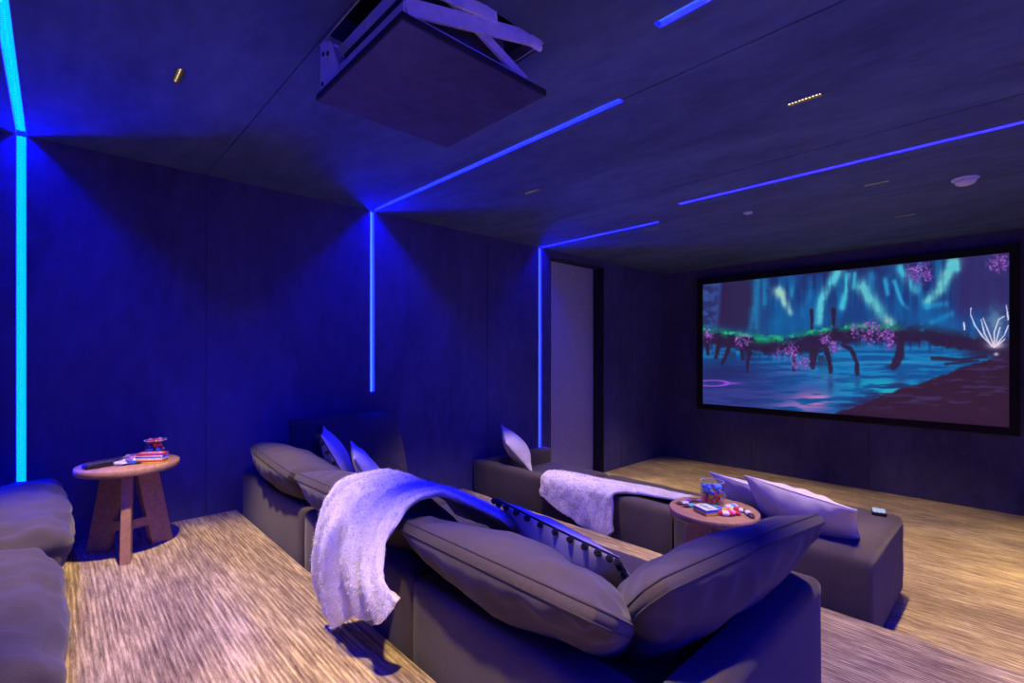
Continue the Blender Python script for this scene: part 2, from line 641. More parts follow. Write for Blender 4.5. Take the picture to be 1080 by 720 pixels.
# ------------------------------------------------------------------ downlights
emit('lamp_warm', (1.0, .70, .38), 8.0)
WARM = (1.0, .715, .36)
dl_names = {(-2.39, .37): 'glowing linear downlight with warm cells above the left aisle table',
            (-.68, 2.46): 'linear ten-cell downlight in the upper right ceiling before the violet strip',
            (-2.39, 2.46): 'small linear downlight right of the long blue ceiling strip start',
            (-2.39, 4.02): 'small linear downlight just below the short blue strip end',
            (-.68, 4.02): 'linear downlight between the violet strip and the smoke detector',
            (-2.39, 5.14): 'faint linear downlight above the left end of the screen',
            (-.68, 5.14): 'faint linear downlight right of centre above the screen'}
for x in DL_X:
    for y in DL_Y:
        key = (x, y)
        lab = dl_names.get(key, 'linear downlight in the %s ceiling column, %s row' % ({-2.39: 'left', -.68: 'middle', 1.03: 'right'}[x], {-1.1: 'rear', .37: 'aisle', 2.46: 'middle', 4.02: 'forward', 5.14: 'screen'}[y]))
        seen = key in dl_names or x > 0
        if seen:
            t = thing('downlight', lab, 'ceiling light', (x + OX, y, Z_CEIL), group='linear downlights')
            bm = bmesh.new()
            X_, Y_ = LD[0] - .0005, LD[1] - .0005
            box(bm, (-X_, -Y_, .022), (X_, Y_, .029))
            for s in (-1, 1):
                box(bm, (-X_, s * Y_ - (.002 if s > 0 else 0), 0), (X_, s * Y_ + (0 if s > 0 else .002), .022))
                box(bm, (s * X_ - (.002 if s > 0 else 0), -Y_, 0), (s * X_ + (0 if s > 0 else .002), Y_, .022))
            link('housing', bm, 'dark_steel', t, smooth=False)
            for k in range(10):
                cx = -X_ + (k + .5) * 2 * X_ / 10
                bm = bmesh.new()
                box(bm, (cx + X_ / 10 - .0007, -Y_ + .002, .002), (cx + X_ / 10 + .0007, Y_ - .002, .022))
                link('louvre', bm, 'dark_steel', t, smooth=False) if k < 9 else bm.free()
                bm = bmesh.new()
                lathe(bm, [(0, .0055), (.0035, .006), (.0050, .0085), (.0050, .0219)], 12, Matrix.Translation((cx, 0, 0)))
                link('lamp_cell', bm, 'lamp_warm', t)
        li = bpy.data.lights.new('downlight_beam', 'SPOT')
        li.energy = {-1.1: 100, .37: 285, 2.46: 200, 4.02: 215, 5.14: 160}[y]
        li.color = WARM
        li.spot_size = R(66)
        li.spot_blend = .6
        li.shadow_soft_size = .03
        lo = bpy.data.objects.new('downlight_beam', li)
        COL.objects.link(lo)
        lo.location = (x + OX, y, Z_CEIL - .035)

# small white ceiling speaker dot and smoke detector
bm = bmesh.new()
lathe(bm, [(0, -.012), (.028, -.012), (.034, -.006), (.036, 0), (0, 0)], 32)
o = link('ceiling_sensor', bm, 'white_plastic', loc=(3.6 - 1.536, 4.09, Z_CEIL))
tag(o, 'small round white ceiling sensor left of the violet strip middle', 'sensor')
t = thing('smoke_detector', 'round white smoke detector on the ceiling above the screen right end', 'smoke detector', (3.6 - .26, 4.32, Z_CEIL))
bm = bmesh.new()
lathe(bm, [(0, -.012), (.066, -.012), (.070, -.008), (.070, 0), (0, 0)], 40)
link('base_plate', bm, 'white_plastic', t)
bm = bmesh.new()
lathe(bm, [(0, -.046), (.030, -.045), (.046, -.038), (.054, -.026), (.056, -.012), (0, -.0121)], 40)
link('dome', bm, 'white_plastic', t)

# ------------------------------------------------------------------ projector lift
PZ = .93
px0, px1, py0, py1 = 3.6 - 1.93 * PZ, 3.6 - 1.284 * PZ, .76 * PZ, 1.39 * PZ
pzb = OZ + PZ
t = thing('projector_lift', 'white steel projector lift lowering a dark suede panel from its ceiling opening', 'projector lift', ((px0 + px1) / 2, (py0 + py1) / 2, pzb))
TL = t.location


def lp(x, y, z):
    return Vector((x - TL.x, y - TL.y, z - TL.z))


bm = bmesh.new()
box(bm, lp(px0, py0, pzb), lp(px1, py1, pzb + .018))
link('closing_panel', bm, 'wall_suede', t, smooth=False, label='dark suede covered square panel')
bm = bmesh.new()
e = .004
for lo, hi in (((px0 - e, py0 - e, pzb + .003), (px1 + e, py0, pzb + .024)), ((px0 - e, py1, pzb + .003), (px1 + e, py1 + e, pzb + .024)),
               ((px0 - e, py0, pzb + .003), (px0, py1, pzb + .024)), ((px1, py0, pzb + .003), (px1 + e, py1, pzb + .024))):
    box(bm, lp(*lo), lp(*hi))
link('panel_edging', bm, 'panel_edge', t, smooth=False)


def beam(bm, a, b_, w, h, up=(0, 0, 1)):
    a, b_ = Vector(a), Vector(b_)
    d = (b_ - a).normalized()
    s = d.cross(Vector(up)).normalized()
    u = s.cross(d)
    vs = []
    for p in (a, b_):
        for i, j in ((-1, -1), (1, -1), (1, 1), (-1, 1)):
            vs.append(bm.verts.new(p + s * i * w / 2 + u * j * h / 2))
    for q in ((0, 1, 2, 3), (7, 6, 5, 4), (0, 4, 5, 1), (1, 5, 6, 2), (2, 6, 7, 3), (3, 7, 4, 0)):
        bm.faces.new([vs[k] for k in q])


zl, zh = pzb + .035, Z_CEIL + .005
ix0, ix1, iy0, iy1 = px0 + .03, px1 - .03, py0 + .03, py1 - .03
# lower tray
bm = bmesh.new()
for a, b_ in (((ix0, iy0), (ix1, iy0)), ((ix0, iy1), (ix1, iy1)), ((ix0, iy0), (ix0, iy1)), ((ix1, iy0), (ix1, iy1))):
    beam(bm, lp(*a, zl), lp(*b_, zl), .022, .024)
link('tray_frame', bm, 'white_steel', t, smooth=False)
# crossing arms on the near-right and far-left sides
for xx in (ix1 + .004, ix0 - .004):
    bm = bmesh.new()
    beam(bm, lp(xx, iy0 - .005, zl + .03), lp(xx, HY1 - .03, zh + .0), .010, .050)
    link('lift_arm', bm, 'white_steel', t, smooth=False)
    bm = bmesh.new()
    beam(bm, lp(xx - .014, iy1 - .03, zl + .015), lp(xx - .014, iy0 - .01, zh + .03), .010, .034)
    link('lift_arm', bm, 'white_steel', t, smooth=False)
    bm = bmesh.new()
    beam(bm, lp(xx + .006, iy0 + .02, zl + .115), lp(xx + .006, iy0 + .34, zh - .02), .008, .042)
    link('slotted_bar', bm, 'white_steel', t, smooth=False)
    bm = bmesh.new()
    for k in range(6):
        c = lp(xx + .0105, iy0 + .06 + .05 * k, zl + .127 + .016 * k)
        lathe(bm, [(0, .0015), (.005, .0015), (.006, -.001)], 10, Matrix.Translation(c) @ Matrix.Rotation(PI / 2, 4, 'Y'))
    link('bolt', bm, 'dark_steel', t)
    bm = bmesh.new()
    box(bm, lp(xx - .01, HY1 - .085, Z_CEIL - .035), lp(xx + .012, HY1 - .018, Z_CEIL + .06), .012, 3)
    link('hinge_bracket', bm, 'white_steel', t, smooth=False)
    bm = bmesh.new()
    beam(bm, lp(xx + .012, HY0 + .02, Z_CEIL + .012), lp(xx + .012, HY1 - .05, Z_CEIL + .012), .012, .020)
    link('top_rail', bm, 'white_steel', t, smooth=False)
# arms on the near-left side
for k, (zz0, zz1, dy) in enumerate(((zl + .02, zl + .02, 0), (zl + .115, zl + .115, .02))):
    bm = bmesh.new()
    beam(bm, lp(ix0 - .01, iy0 - .012 + dy, zz0), lp(ix1 + .01, iy0 - .012 + dy, zz1), .008, .034)
    link('cross_bar', bm, 'white_steel', t, smooth=False)
bm = bmesh.new()
pts = [(ix0 - .03, pzb + .026), (ix0 + .13, pzb + .026), (ix0 + .13, pzb + .07), (ix0 + .07, Z_CEIL - .03), (ix0 - .03, Z_CEIL + .02)]
fr = [bm.verts.new(lp(x, iy0 - .02, z)) for x, z in pts]
bk = [bm.verts.new(lp(x, iy0 - .014, z)) for x, z in pts]
bm.faces.new(fr)
bm.faces.new(bk[::-1])
for k in range(5):
    bm.faces.new((fr[k], fr[(k + 1) % 5], bk[(k + 1) % 5], bk[k]))
pl = link('corner_plate', bm, 'white_steel', t, smooth=False)
bm = bmesh.new()
for x, z in ((ix0 + .0, Z_CEIL - .045), (ix0 + .04, Z_CEIL - .06), (ix0 - .01, pzb + .06)):
    lathe(bm, [(0, .003), (.007, .003), (.009, 0)], 12, Matrix.Translation(lp(x, iy0 - .02, z)) @ Matrix.Rotation(PI / 2, 4, 'X'))
link('bolt', bm, 'dark_steel', pl)
# projector body carried by the tray, inside the opening
bm = bmesh.new()
box(bm, lp(ix0 + .05, iy0 + .03, zl + .02), lp(ix1 - .05, iy1 - .09, zl + .165), .015, 3)
pj = link('projector', bm, 'projector_grey', t, smooth=False)
bm = bmesh.new()
lathe(bm, [(0, 0), (.034, 0), (.034, .04), (.042, .04), (.042, -.002)], 32, Matrix.Translation(lp((ix0 + ix1) / 2, iy1 - .09, zl + .09)) @ Matrix.Rotation(-PI / 2, 4, 'X'))
link('lens', bm, 'black_plastic', pj)
# shaft lining above the ceiling opening
bm = bmesh.new()
sz0, sz1 = Z_CEIL + .002, Z_CEIL + .5
w_ = .012
for lo, hi in (((HX0 - w_, HY0 - w_, sz0 + WT), (HX1 + w_, HY0, sz1)), ((HX0 - w_, HY1, sz0 + WT), (HX1 + w_, HY1 + w_, sz1)),
               ((HX0 - w_, HY0, sz0 + WT), (HX0, HY1, sz1)), ((HX1, HY0, sz0 + WT), (HX1 + w_, HY1, sz1)), ((HX0 - w_, HY0 - w_, sz1), (HX1 + w_, HY1 + w_, sz1 + w_))):
    box(bm, lo, hi)
struct(link('trim_2', bm, 'panel_edge', smooth=False))
bm = bmesh.new()
for lo, hi in (((HX0, HY0, Z_CEIL + .006), (HX1, HY0 + .008, Z_CEIL + .05)), ((HX0, HY1 - .008, Z_CEIL + .006), (HX1, HY1, Z_CEIL + .05)),
               ((HX0, HY0, Z_CEIL + .006), (HX0 + .008, HY1, Z_CEIL + .05)), ((HX1 - .008, HY0, Z_CEIL + .006), (HX1, HY1, Z_CEIL + .05))):
    box(bm, lo, hi)
struct(link('trim_3', bm, 'pale_trim', smooth=False))

# ------------------------------------------------------------------ screen with a generic glowing forest-lake picture
SX0, SX1, SZ0, SZ1 = 3.6 - 2.998, 3.6 - .09, OZ - .69, OZ + .926
SY = FRONT_Y - .03
t = thing('projection_screen', 'large wall screen in a black frame showing a blue moonlit forest lake', 'screen', ((SX0 + SX1) / 2, FRONT_Y, SZ0))
bm = bmesh.new()
fw = .072
ox, oz = t.location.x, t.location.z
hx = (SX1 - SX0) / 2
hz = SZ1 - SZ0
for lo, hi in (((-hx - fw, -.06, -fw), (hx + fw, 0, 0)), ((-hx - fw, -.06, hz), (hx + fw, 0, hz + fw)),
               ((-hx - fw, -.06, 0), (-hx, 0, hz)), ((hx, -.06, 0), (hx + fw, 0, hz))):
    box(bm, lo, hi, .004, 1)
link('frame', bm, 'black_felt', t, smooth=False)

GX, GZ = 640, 360
S, Q = np.meshgrid(np.linspace(0, 1, GX + 1), np.linspace(0, 1, GZ + 1))     # Q: 0 at the top
# picture coordinates: layout drawn on a 970 x 540 sheet
wx = SX0 + S * (SX1 - SX0) - OX
wz = SZ1 - Q * (SZ1 - SZ0) - OZ
dep = -.7266 * wx + .6871 * SY
U = ((.6871 * wx + .7266 * SY) / dep * 510 + 540 - 720) * 3
W_ = (372 - wz / dep * 510 - 240) * 3
rng = np.random.default_rng(3)


def vnoise(x, y, seed):
    """smooth value noise"""
    r = np.random.default_rng(seed).random((64, 64))
    xi, yi = np.floor(x).astype(int), np.floor(y).astype(int)
    fx, fy = x - xi, y - yi
    fx, fy = fx * fx * (3 - 2 * fx), fy * fy * (3 - 2 * fy)
    g = lambda a, b_: r[b_ % 64, a % 64]
    return (g(xi, yi) * (1 - fx) + g(xi + 1, yi) * fx) * (1 - fy) + (g(xi, yi + 1) * (1 - fx) + g(xi + 1, yi + 1) * fx) * fy


def fbm(x, y, seed, o=4):
    a, s_, tt = .5, 0, 0
    for k in range(o):
        s_ = s_ + a * vnoise(x * 2 ** k, y * 2 ** k, seed + k)
        tt += a
        a *= .55
    return s_ / tt


IMG = np.zeros((GZ + 1, GX + 1, 3))


def lay(mask, rgb):
    global IMG
    mk = np.clip(mask, 0, 1)[..., None]
    IMG = IMG * (1 - mk) + np.array(rgb) / 255. * mk


def sm(e0, e1, x):
    tt = np.clip((x - e0) / (e1 - e0), 0, 1)
    return tt * tt * (3 - 2 * tt)


nA = fbm(U / 70, W_ / 45, 10)
nB = fbm(U / 22, W_ / 16, 20)
nV = fbm(U / 15, W_ / 120, 30)       # vertical streaks
nH = fbm(U / 85, W_ / 8, 40)         # water ripples


def bumpf(cx, cy, rx, ry, p=2):
    return np.exp(-(((U - cx) / rx) ** 2 + ((W_ - cy) / ry) ** 2) ** (p / 2))


def seg(path):
    """distance to a polyline and position along it"""
    best = np.full(U.shape, 1e9)
    pos = np.zeros(U.shape)
    n = len(path) - 1
    for i, ((x0, y0), (x1, y1)) in enumerate(zip(path, path[1:])):
        dx, dy = x1 - x0, y1 - y0
        tt = np.clip(((U - x0) * dx + (W_ - y0) * dy) / (dx * dx + dy * dy), 0, 1)
        dd = np.hypot(U - x0 - tt * dx, W_ - y0 - tt * dy)
        m_ = dd < best
        pos = np.where(m_, (i + tt) / n, pos)
        best = np.minimum(best, dd)
    return best, pos


def fall(path, w0, w1, rgb, amt):
    dd, pos = seg(path)
    lay(np.exp(-(dd / (w0 + (w1 - w0) * pos)) ** 2) * amt * np.clip(-.1 + 2.0 * nV * (.6 + .8 * nB), 0, 1.2), rgb)


def limb(path, w, rgb=(40, 22, 50), amt=.95, w1=None):
    dd, pos = seg(path)
    ww = w + ((w if w1 is None else w1) - w) * pos
    dd = dd + ww * .8 * (nB - .5)
    lay((1 - sm(ww * .6, ww, dd)) * amt, rgb)


lay(np.ones_like(U), (22, 44, 108))
lay(sm(.35, .7, nA) * .6, (12, 84, 145))
lay(sm(.5, .68, nV) * .5, (16, 104, 160))
lay((1 - sm(.36, .5, nV)) * .55, (28, 24, 78))
lay(bumpf(330, 300, 170, 70) * .75, (4, 100, 165))
lay(bumpf(640, 260, 150, 70) * .5, (6, 84, 150))
lay(bumpf(830, 300, 130, 60) * .7, (6, 104, 170))
# dusky trunk at the left, pale gap before it, dusk at the right
lay((1 - sm(112, 130, U)) * .8, (52, 72, 138))
lay((1 - sm(100, 125, U)) * sm(.5, .6, nB) * .6, (30, 26, 70))
lay(sm(110, 132, U - (W_ - 200) * -.1) * (1 - sm(200, 300, U + 50 * (nA - .5))) * (1 - sm(300, 350, W_)) * .85, (44, 24, 60))
lay(sm(835, 890, U + 30 * (nA - .5)) * (1 - sm(230, 300, W_)) * .85, (46, 36, 92))
lay(bumpf(560, 130, 140, 26) * .6, (34, 24, 70))
lay(bumpf(880, 260, 40, 60) * .5, (44, 34, 96))
fall([(235, 165), (232, 230), (225, 310)], 10, 16, (24, 120, 175), .8)
fall([(262, 160), (260, 240)], 8, 8, (24, 130, 180), .7)
fall([(300, 200), (318, 222), (340, 270)], 16, 9, (140, 200, 190), 1.2)
lay(bumpf(312, 206, 13, 11) * .75, (165, 205, 185))
lay(bumpf(345, 205, 7, 22) * .6, (40, 165, 195))
fall([(400, 210), (385, 270)], 12, 14, (20, 110, 175), .8)
fall([(490, 140), (460, 190), (440, 230), (430, 300)], 15, 12, (80, 190, 205), 1.2)
fall([(522, 150), (520, 200), (505, 250)], 10, 12, (60, 180, 205), 1.1)
fall([(545, 145), (540, 190)], 6, 6, (50, 170, 200), .8)
fall([(570, 190), (600, 230), (630, 275), (660, 306)], 22, 15, (90, 185, 195), 1.25)
lay(bumpf(650, 296, 12, 12) * .65, (185, 200, 175))
fall([(600, 150), (600, 200)], 14, 12, (30, 120, 180), .8)
fall([(690, 130), (715, 165), (735, 195)], 14, 16, (60, 175, 205), 1.1)
fall([(670, 170), (690, 230), (710, 255)], 7, 6, (40, 150, 195), .9)
fall([(640, 165), (650, 210)], 8, 8, (40, 150, 195), .8)
fall([(860, 110), (835, 150), (815, 195), (775, 235)], 22, 14, (100, 190, 195), 1.2)
fall([(850, 125), (870, 130)], 12, 10, (80, 190, 205), 1.0)
fall([(770, 250), (830, 240)], 10, 10, (30, 150, 200), .9)
fall([(790, 300), (850, 272)], 9, 9, (20, 140, 195), .9)
# water
wl = 372 - .0 * U
water = sm(-8, 12, W_ - wl)
lay(water, (6, 92, 155))
lay(water * sm(.45, .62, nH) * .65, (16, 132, 190))
lay(water * (1 - sm(.34, .5, nH)) * .55, (8, 60, 128))
lay(water * (1 - sm(180, 420, U)) * sm(395, 470, W_) * .85, (36, 40, 108))
lay(water * bumpf(120, 450, 110, 30) * .7, (26, 30, 84))
lay(water * sm(465, 520, W_) * (1 - sm(430, 560, U)) * sm(.42, .58, nH) * .7, (56, 56, 136))
lay(water * np.exp(-((W_ - 426) / 5) ** 2) * sm(450, 520, U) * (1 - sm(800, 900, U)) * .5, (60, 160, 205))
# fallen log, control line
lx_ = [40, 150, 250, 330, 420, 480, 600, 700, 800, 900, 990, 1040]
ly_ = [322, 342, 356, 358, 336, 322, 318, 326, 336, 352, 372, 386]
log_c = np.interp(U, lx_, ly_)
log_h = np.interp(U, lx_, [22, 34, 34, 40, 46, 40, 36, 34, 32, 30, 28, 20]) * (.7 + .7 * fbm(U / 40, W_ * 0, 61))
below = W_ - log_c
lay(sm(-6, 0, below) * (1 - sm(log_h * .8, log_h * 1.15, below + 14 * (nB - .5))) * .96, (38, 20, 48))
hang = sm(0, 10, below) * (1 - sm(20, 78, below)) * sm(.46, .6, fbm(U / 9, W_ / 70, 70))
lay(hang * .85 * (1 - .5 * sm(700, 900, U)), (36, 24, 62))
lay(sm(-6, 6, below) * (1 - sm(40, 90, below)) * (1 - sm(200, 260, U)) * sm(.4, .55, nB) * .8, (34, 22, 54))
moss = np.exp(-((below + 6) / 12) ** 2) * sm(.34, .55, nB + .25 * (nA - .5)) * (1 - .75 * sm(660, 780, U))
lay(moss * .9, (8, 118, 92))
lay(np.exp(-((below + 8) / 8) ** 2) * sm(.52, .66, fbm(U / 12, W_ / 9, 80)) * (1 - .8 * sm(640, 740, U)), (40, 180, 120))
lay(bumpf(250, 352, 60, 12) * sm(.4, .55, nB) * .7, (20, 150, 105))
lay(sm(640, 720, U) * np.exp(-((below + 2) / 22) ** 2) * sm(.3, .5, nB) * .85, (36, 22, 54))
for path, w, w1 in (([(450, 370), (462, 410), (468, 455)], 11, 9), ([(505, 372), (535, 385), (550, 425), (553, 462)], 8, 10), ([(690, 360), (688, 400), (668, 440)], 19, 15),
                    ([(150, 360), (140, 400), (125, 430)], 9, 6), ([(185, 370), (190, 415)], 8, 6), ([(215, 395), (205, 425), (206, 455)], 8, 5),
                    ([(352, 400), (352, 452)], 8, 6), ([(120, 350), (105, 410)], 10, 7), ([(415, 390), (410, 440)], 16, 10), ([(75, 345), (80, 400)], 9, 6),
                    ([(408, 320), (408, 262)], 5, 7), ([(478, 310), (477, 262)], 5, 9)):
    limb(path, w, w1=w1)
lay(bumpf(430, 400, 40, 45) * sm(.38, .55, nB) * .8, (36, 22, 52))
lay(bumpf(660, 440, 18, 7) * .8, (36, 22, 52))
for cx, cy, r_ in ((78, 342, 22), (190, 356, 30), (340, 390, 34), (385, 425, 26), (452, 352, 26), (480, 378, 24), (600, 330, 44), (650, 338, 32), (655, 370, 22),
                   (540, 324, 26), (745, 140, 44), (775, 155, 20), (1005, 108, 40), (980, 120, 20), (300, 400, 18), (360, 430, 18)):
    r2 = np.hypot(U - cx, W_ - cy) / r_
    blob = sm(.40, .60, fbm(U / 6, W_ / 6, 90 + int(cx)) - .25 * (r2 - .5)) * np.exp(-r2 ** 4)
    lay(blob * .85, (116, 62, 158))
    lay(blob * sm(.53, .68, fbm(U / 4.5, W_ / 4.5, 130 + int(cx))), (190, 116, 204))
# reflections
for cx, cy, rx, ry, rgb, am in ((350, 470, 60, 30, (84, 84, 168), .7), (410, 548, 62, 26, (200, 110, 172), 1.0), (440, 540, 26, 12, (225, 130, 180), .8), (350, 570, 60, 16, (150, 110, 190), .9),
                                (620, 505, 90, 26, (16, 165, 178), 1.0), (510, 520, 60, 34, (24, 130, 180), .7), (660, 520, 40, 18, (20, 170, 185), .8), (470, 480, 40, 12, (120, 140, 170), .5),
                                (468, 490, 10, 30, (30, 40, 100), .7), (553, 490, 10, 26, (30, 40, 100), .6), (690, 470, 22, 26, (26, 50, 110), .8)):
    lay(bumpf(cx, cy, rx, ry) * sm(.38, .56, nH) * am, rgb)
ring = np.abs(np.hypot((U - 95) / 48, (W_ - 492) / 9) - 1)
lay(np.exp(-(ring / .2) ** 2) * .95, (160, 70, 225))
lay(bumpf(160, 492, 24, 3) * .8, (150, 70, 215))
# dark bank in the lower right
bank = np.interp(U, [470, 560, 680, 780, 870, 940, 1035], [592, 556, 512, 480, 446, 428, 392]) + 16 * (nA - .5) + 10 * (nB - .5)
bk_ = sm(-4, 5, W_ - bank) * sm(470, 500, U)
lay(bk_ * .97, (46, 18, 38))
lay(bk_ * sm(.56, .72, fbm(U / 50, W_ / 8, 140)) * (1 - sm(540, 600, W_)) * .55, (64, 52, 112))
lay(sm(-40, 0, W_ - bank) * (1 - bk_) * sm(470, 520, U) * (1 - sm(650, 760, U)) * (1 - sm(.4, .56, nH)) * .8, (40, 24, 70))
limb([(790, 412), (880, 418), (960, 408)], 7, amt=.85)
limb([(830, 432), (935, 420)], 5, amt=.8)
lay(sm(840, 950, U) * sm(340, 362, W_) * (1 - sm(395, 420, W_)) * .8, (40, 22, 50))
# glowing fronds at the right edge
lay(bumpf(990, 320, 42, 55) * .6, (96, 130, 176))
lay(bumpf(995, 300, 30, 40) * sm(.45, .6, nB) * .4, (140, 170, 175))
for path in ([(984, 378), (950, 345), (925, 310), (911, 275), (912, 254)], [(978, 375), (955, 335), (944, 290)], [(985, 375), (968, 330), (950, 285)],
             [(985, 375), (986, 330), (1000, 290), (1018, 280)], [(990, 372), (1018, 340), (1030, 310)], [(1030, 290), (1024, 245)], [(988, 378), (1020, 352)],
             [(892, 322), (890, 300)], [(992, 360), (1004, 315)]):
    limb(path, 3.2, (226, 226, 250), .9, w1=1.8)
lay(bumpf(990, 372, 24, 10) * .9, (228, 196, 214))
lay(bumpf(992, 400, 7, 5) * .9, (215, 200, 235))
lay(np.full_like(U, .06), (40, 44, 90))
LIN = np.where(IMG <= .04045, IMG / 12.92, ((IMG + .055) / 1.055) ** 2.4)

me = bpy.data.meshes.new('picture')
vx = -hx + S * 2 * hx
vz = hz - Q * hz
vy = np.full_like(vx, -.03)
co = np.stack([vx, vy, vz], -1).reshape(-1, 3)
ii = np.arange((GX + 1) * (GZ + 1)).reshape(GZ + 1, GX + 1)
fa = np.stack([ii[1:, :-1], ii[1:, 1:], ii[:-1, 1:], ii[:-1, :-1]], -1).reshape(-1, 4)
me.vertices.add(len(co))
me.vertices.foreach_set('co', co.ravel())
me.loops.add(fa.size)
me.loops.foreach_set('vertex_index', fa.ravel())
me.polygons.add(len(fa))
me.polygons.foreach_set('loop_start', np.arange(0, fa.size, 4))
me.polygons.foreach_set('loop_total', np.full(len(fa), 4))
me.update()
at_ = me.color_attributes.new('picture', 'FLOAT_COLOR', 'POINT')
at_.data.foreach_set('color', np.concatenate([LIN.reshape(-1, 3), np.ones((LIN.size // 3, 1))], 1).ravel())
m, nt, b = new_mat('screen_picture')
at = nt.nodes.new('ShaderNodeAttribute')
at.attribute_name = 'picture'
nt.links.new(at.outputs['Color'], b.inputs['Emission Color'])
b.inputs['Emission Strength'].default_value = 1.12
b.inputs['Base Color'].default_value = (.05, .05, .05, 1)
b.inputs['Roughness'].default_value = .9
b.inputs['Specular IOR Level'].default_value = .05
me.materials.append(m)
po = bpy.data.objects.new('picture', me)
COL.objects.link(po)
po.parent = t

# ------------------------------------------------------------------ sofas
MID = Z_MID
SEAT_H = .335


def module(label, x0, x1, y0, y1, z, group, seat=.335, back=None, side=None, top=.482, sc=1, seed=0, flat=False, front=+1):
    """low upholstered module: plinth, back and side panels, seat cushion.  Coordinates: world"""
    cx, cy = (x0 + x1) / 2, (y0 + y1) / 2
    t = thing('sofa_module', label, 'sofa', (cx, cy, z), group=group)
    g = .003
    if flat:
        link('ottoman_block', soft_box((x0 - cx + g, y0 - cy, .012), (x1 - cx - g, y1 - cy, top), .045, 16, (0, 0, .008), .004, seed), 'sofa_fabric', t)
        bm = bmesh.new()
        zz = top - .045
        tube(bm, [(x0 - cx + .003, y0 - cy + .0, zz), (x1 - cx - .003 - .02, y0 - cy, zz)], .003, 6)
        bm.free()
    else:
        bk0, bk1 = (y0, y0 + .125)
        link('base', soft_box((x0 - cx + g, y0 + .05 - cy, .012), (x1 - cx - g, y1 - cy - .03, seat - .13), .02, 8), 'sofa_fabric', t)
        if back:
            link('back_panel', soft_box((x0 - cx + g, bk0 - cy, .010), (x1 - cx - g, bk1 - cy, top), .035, 14, (0, .004, .004), .003, seed), 'sofa_fabric', t)
        if side == 'right':
            link('arm_panel', soft_box((x1 - .13 - cx, y0 + .126 - cy, .010), (x1 - g - cx, y1 - cy, top), .035, 14, (.004, 0, .004), .003, seed), 'sofa_fabric', t)
        if side == 'left':
            link('arm_panel', soft_box((x0 + g - cx, y0 + .126 - cy, .010), (x0 + .13 - cx, y1 - cy, top), .035, 14, (.004, 0, .004), .003, seed), 'sofa_fabric', t)
        sx0 = x0 + (.132 if side == 'left' else .002)
        sx1 = x1 - (.132 if side == 'right' else .002)
        link('seat_cushion', soft_box((sx0 - cx, y0 + .127 - cy, seat - .128), (sx1 - cx, y1 - cy, seat), .05, 20, (0, .012, .02), .010, seed, 5), 'cushion_fabric', t)
    feet = bmesh.new()
    for sx in (x0 + .08, x1 - .08):
        for sy in (y0 + .1, y1 - .1):
            box(feet, (sx - .025 - cx, sy - .025 - cy, 0), (sx + .025 - cx, sy + .025 - cy, .03))
    link('feet', feet, 'black_plastic', t, smooth=False)
    return t


X = lambda x: x + OX
# middle row (back towards the camera)
G1 = 'modules of the middle sofa'
module('charcoal sofa module against the left wall, middle row, under the leaning dark cushion', .012, X(-2.49), .905, 1.96, MID, G1, back=True, side='left', seed=1)
module('charcoal middle-row sofa module with the white fur throw over its back', X(-2.49), X(-1.484), .905, 1.96, MID, G1, back=True, seed=2)
module('charcoal middle-row corner sofa module with right arm, nearest in the foreground', X(-1.484), X(-.478), .905, 1.96, MID, G1, back=True, side='right', seed=3)
# front row
G2 = 'modules of the front sofa'
module('low charcoal front-row module by the left wall holding a small pale pillow', .012, X(-2.71), 2.87, 3.87, 0, G2, seat=.34, back=True, side='left', seed=4)
module('low charcoal front-row module draped with the second white fur throw', X(-2.71), X(-1.551), 2.87, 3.87, 0, G2, seat=.34, back=True, seed=5)
module('flat charcoal ottoman block at the right end of the front row', X(-1.551), X(-.505), 2.87, 3.84, 0, G2, flat=True, top=.487, seed=6)


# back row beside the camera: plinth with puffy seat cushions facing the screen
def rear_module(label, x0, x1, seed, yf):
    y0, y1, z = -1.02, .030, Z_BACK
    cx, cy = (x0 + x1) / 2, (y0 + y1) / 2
    t = thing('sofa_module', label, 'sofa', (cx, cy, z), group='modules of the back sofa')
    link('base', soft_box((x0 - cx + .002, y0 - cy, .012), (x1 - cx - .002, y1 - cy - .012, .225), .03, 10, wr=.003), 'sofa_fabric', t)
    link('back_panel', soft_box((x0 - cx + .002, y0 - cy, .226), (x1 - cx - .002, y0 + .14 - cy, .48), .03, 10), 'sofa_fabric', t)
    link('seat_cushion', soft_box((x0 - cx + .004, y0 + .145 - cy, .20), (x1 - cx - .004, yf - cy, .380), .075, 40, (0, .02, .03), .034, seed, 7), 'cushion_fabric', t)
    return t


rear_module('charcoal back-row seat module at the left wall, warm lit beside the table', .05, X(-2.40), 11, .035)
rear_module('charcoal back-row seat module in blue shade, second from the left wall', X(-2.40), X(-1.42), 12, .005)
rear_module('charcoal back-row seat module peeking in at the bottom left corner', X(-1.42), X(-.44), 13, -.005)

# ---- big loose back cushions
GC = 'back cushions of the middle sofa'


def droop(f, bk):
    def fn(p):
        v = p.y / .3
        p = p.copy()
        p.z -= (f * v * v if v > 0 else bk * v * v)
        return p
    return fn


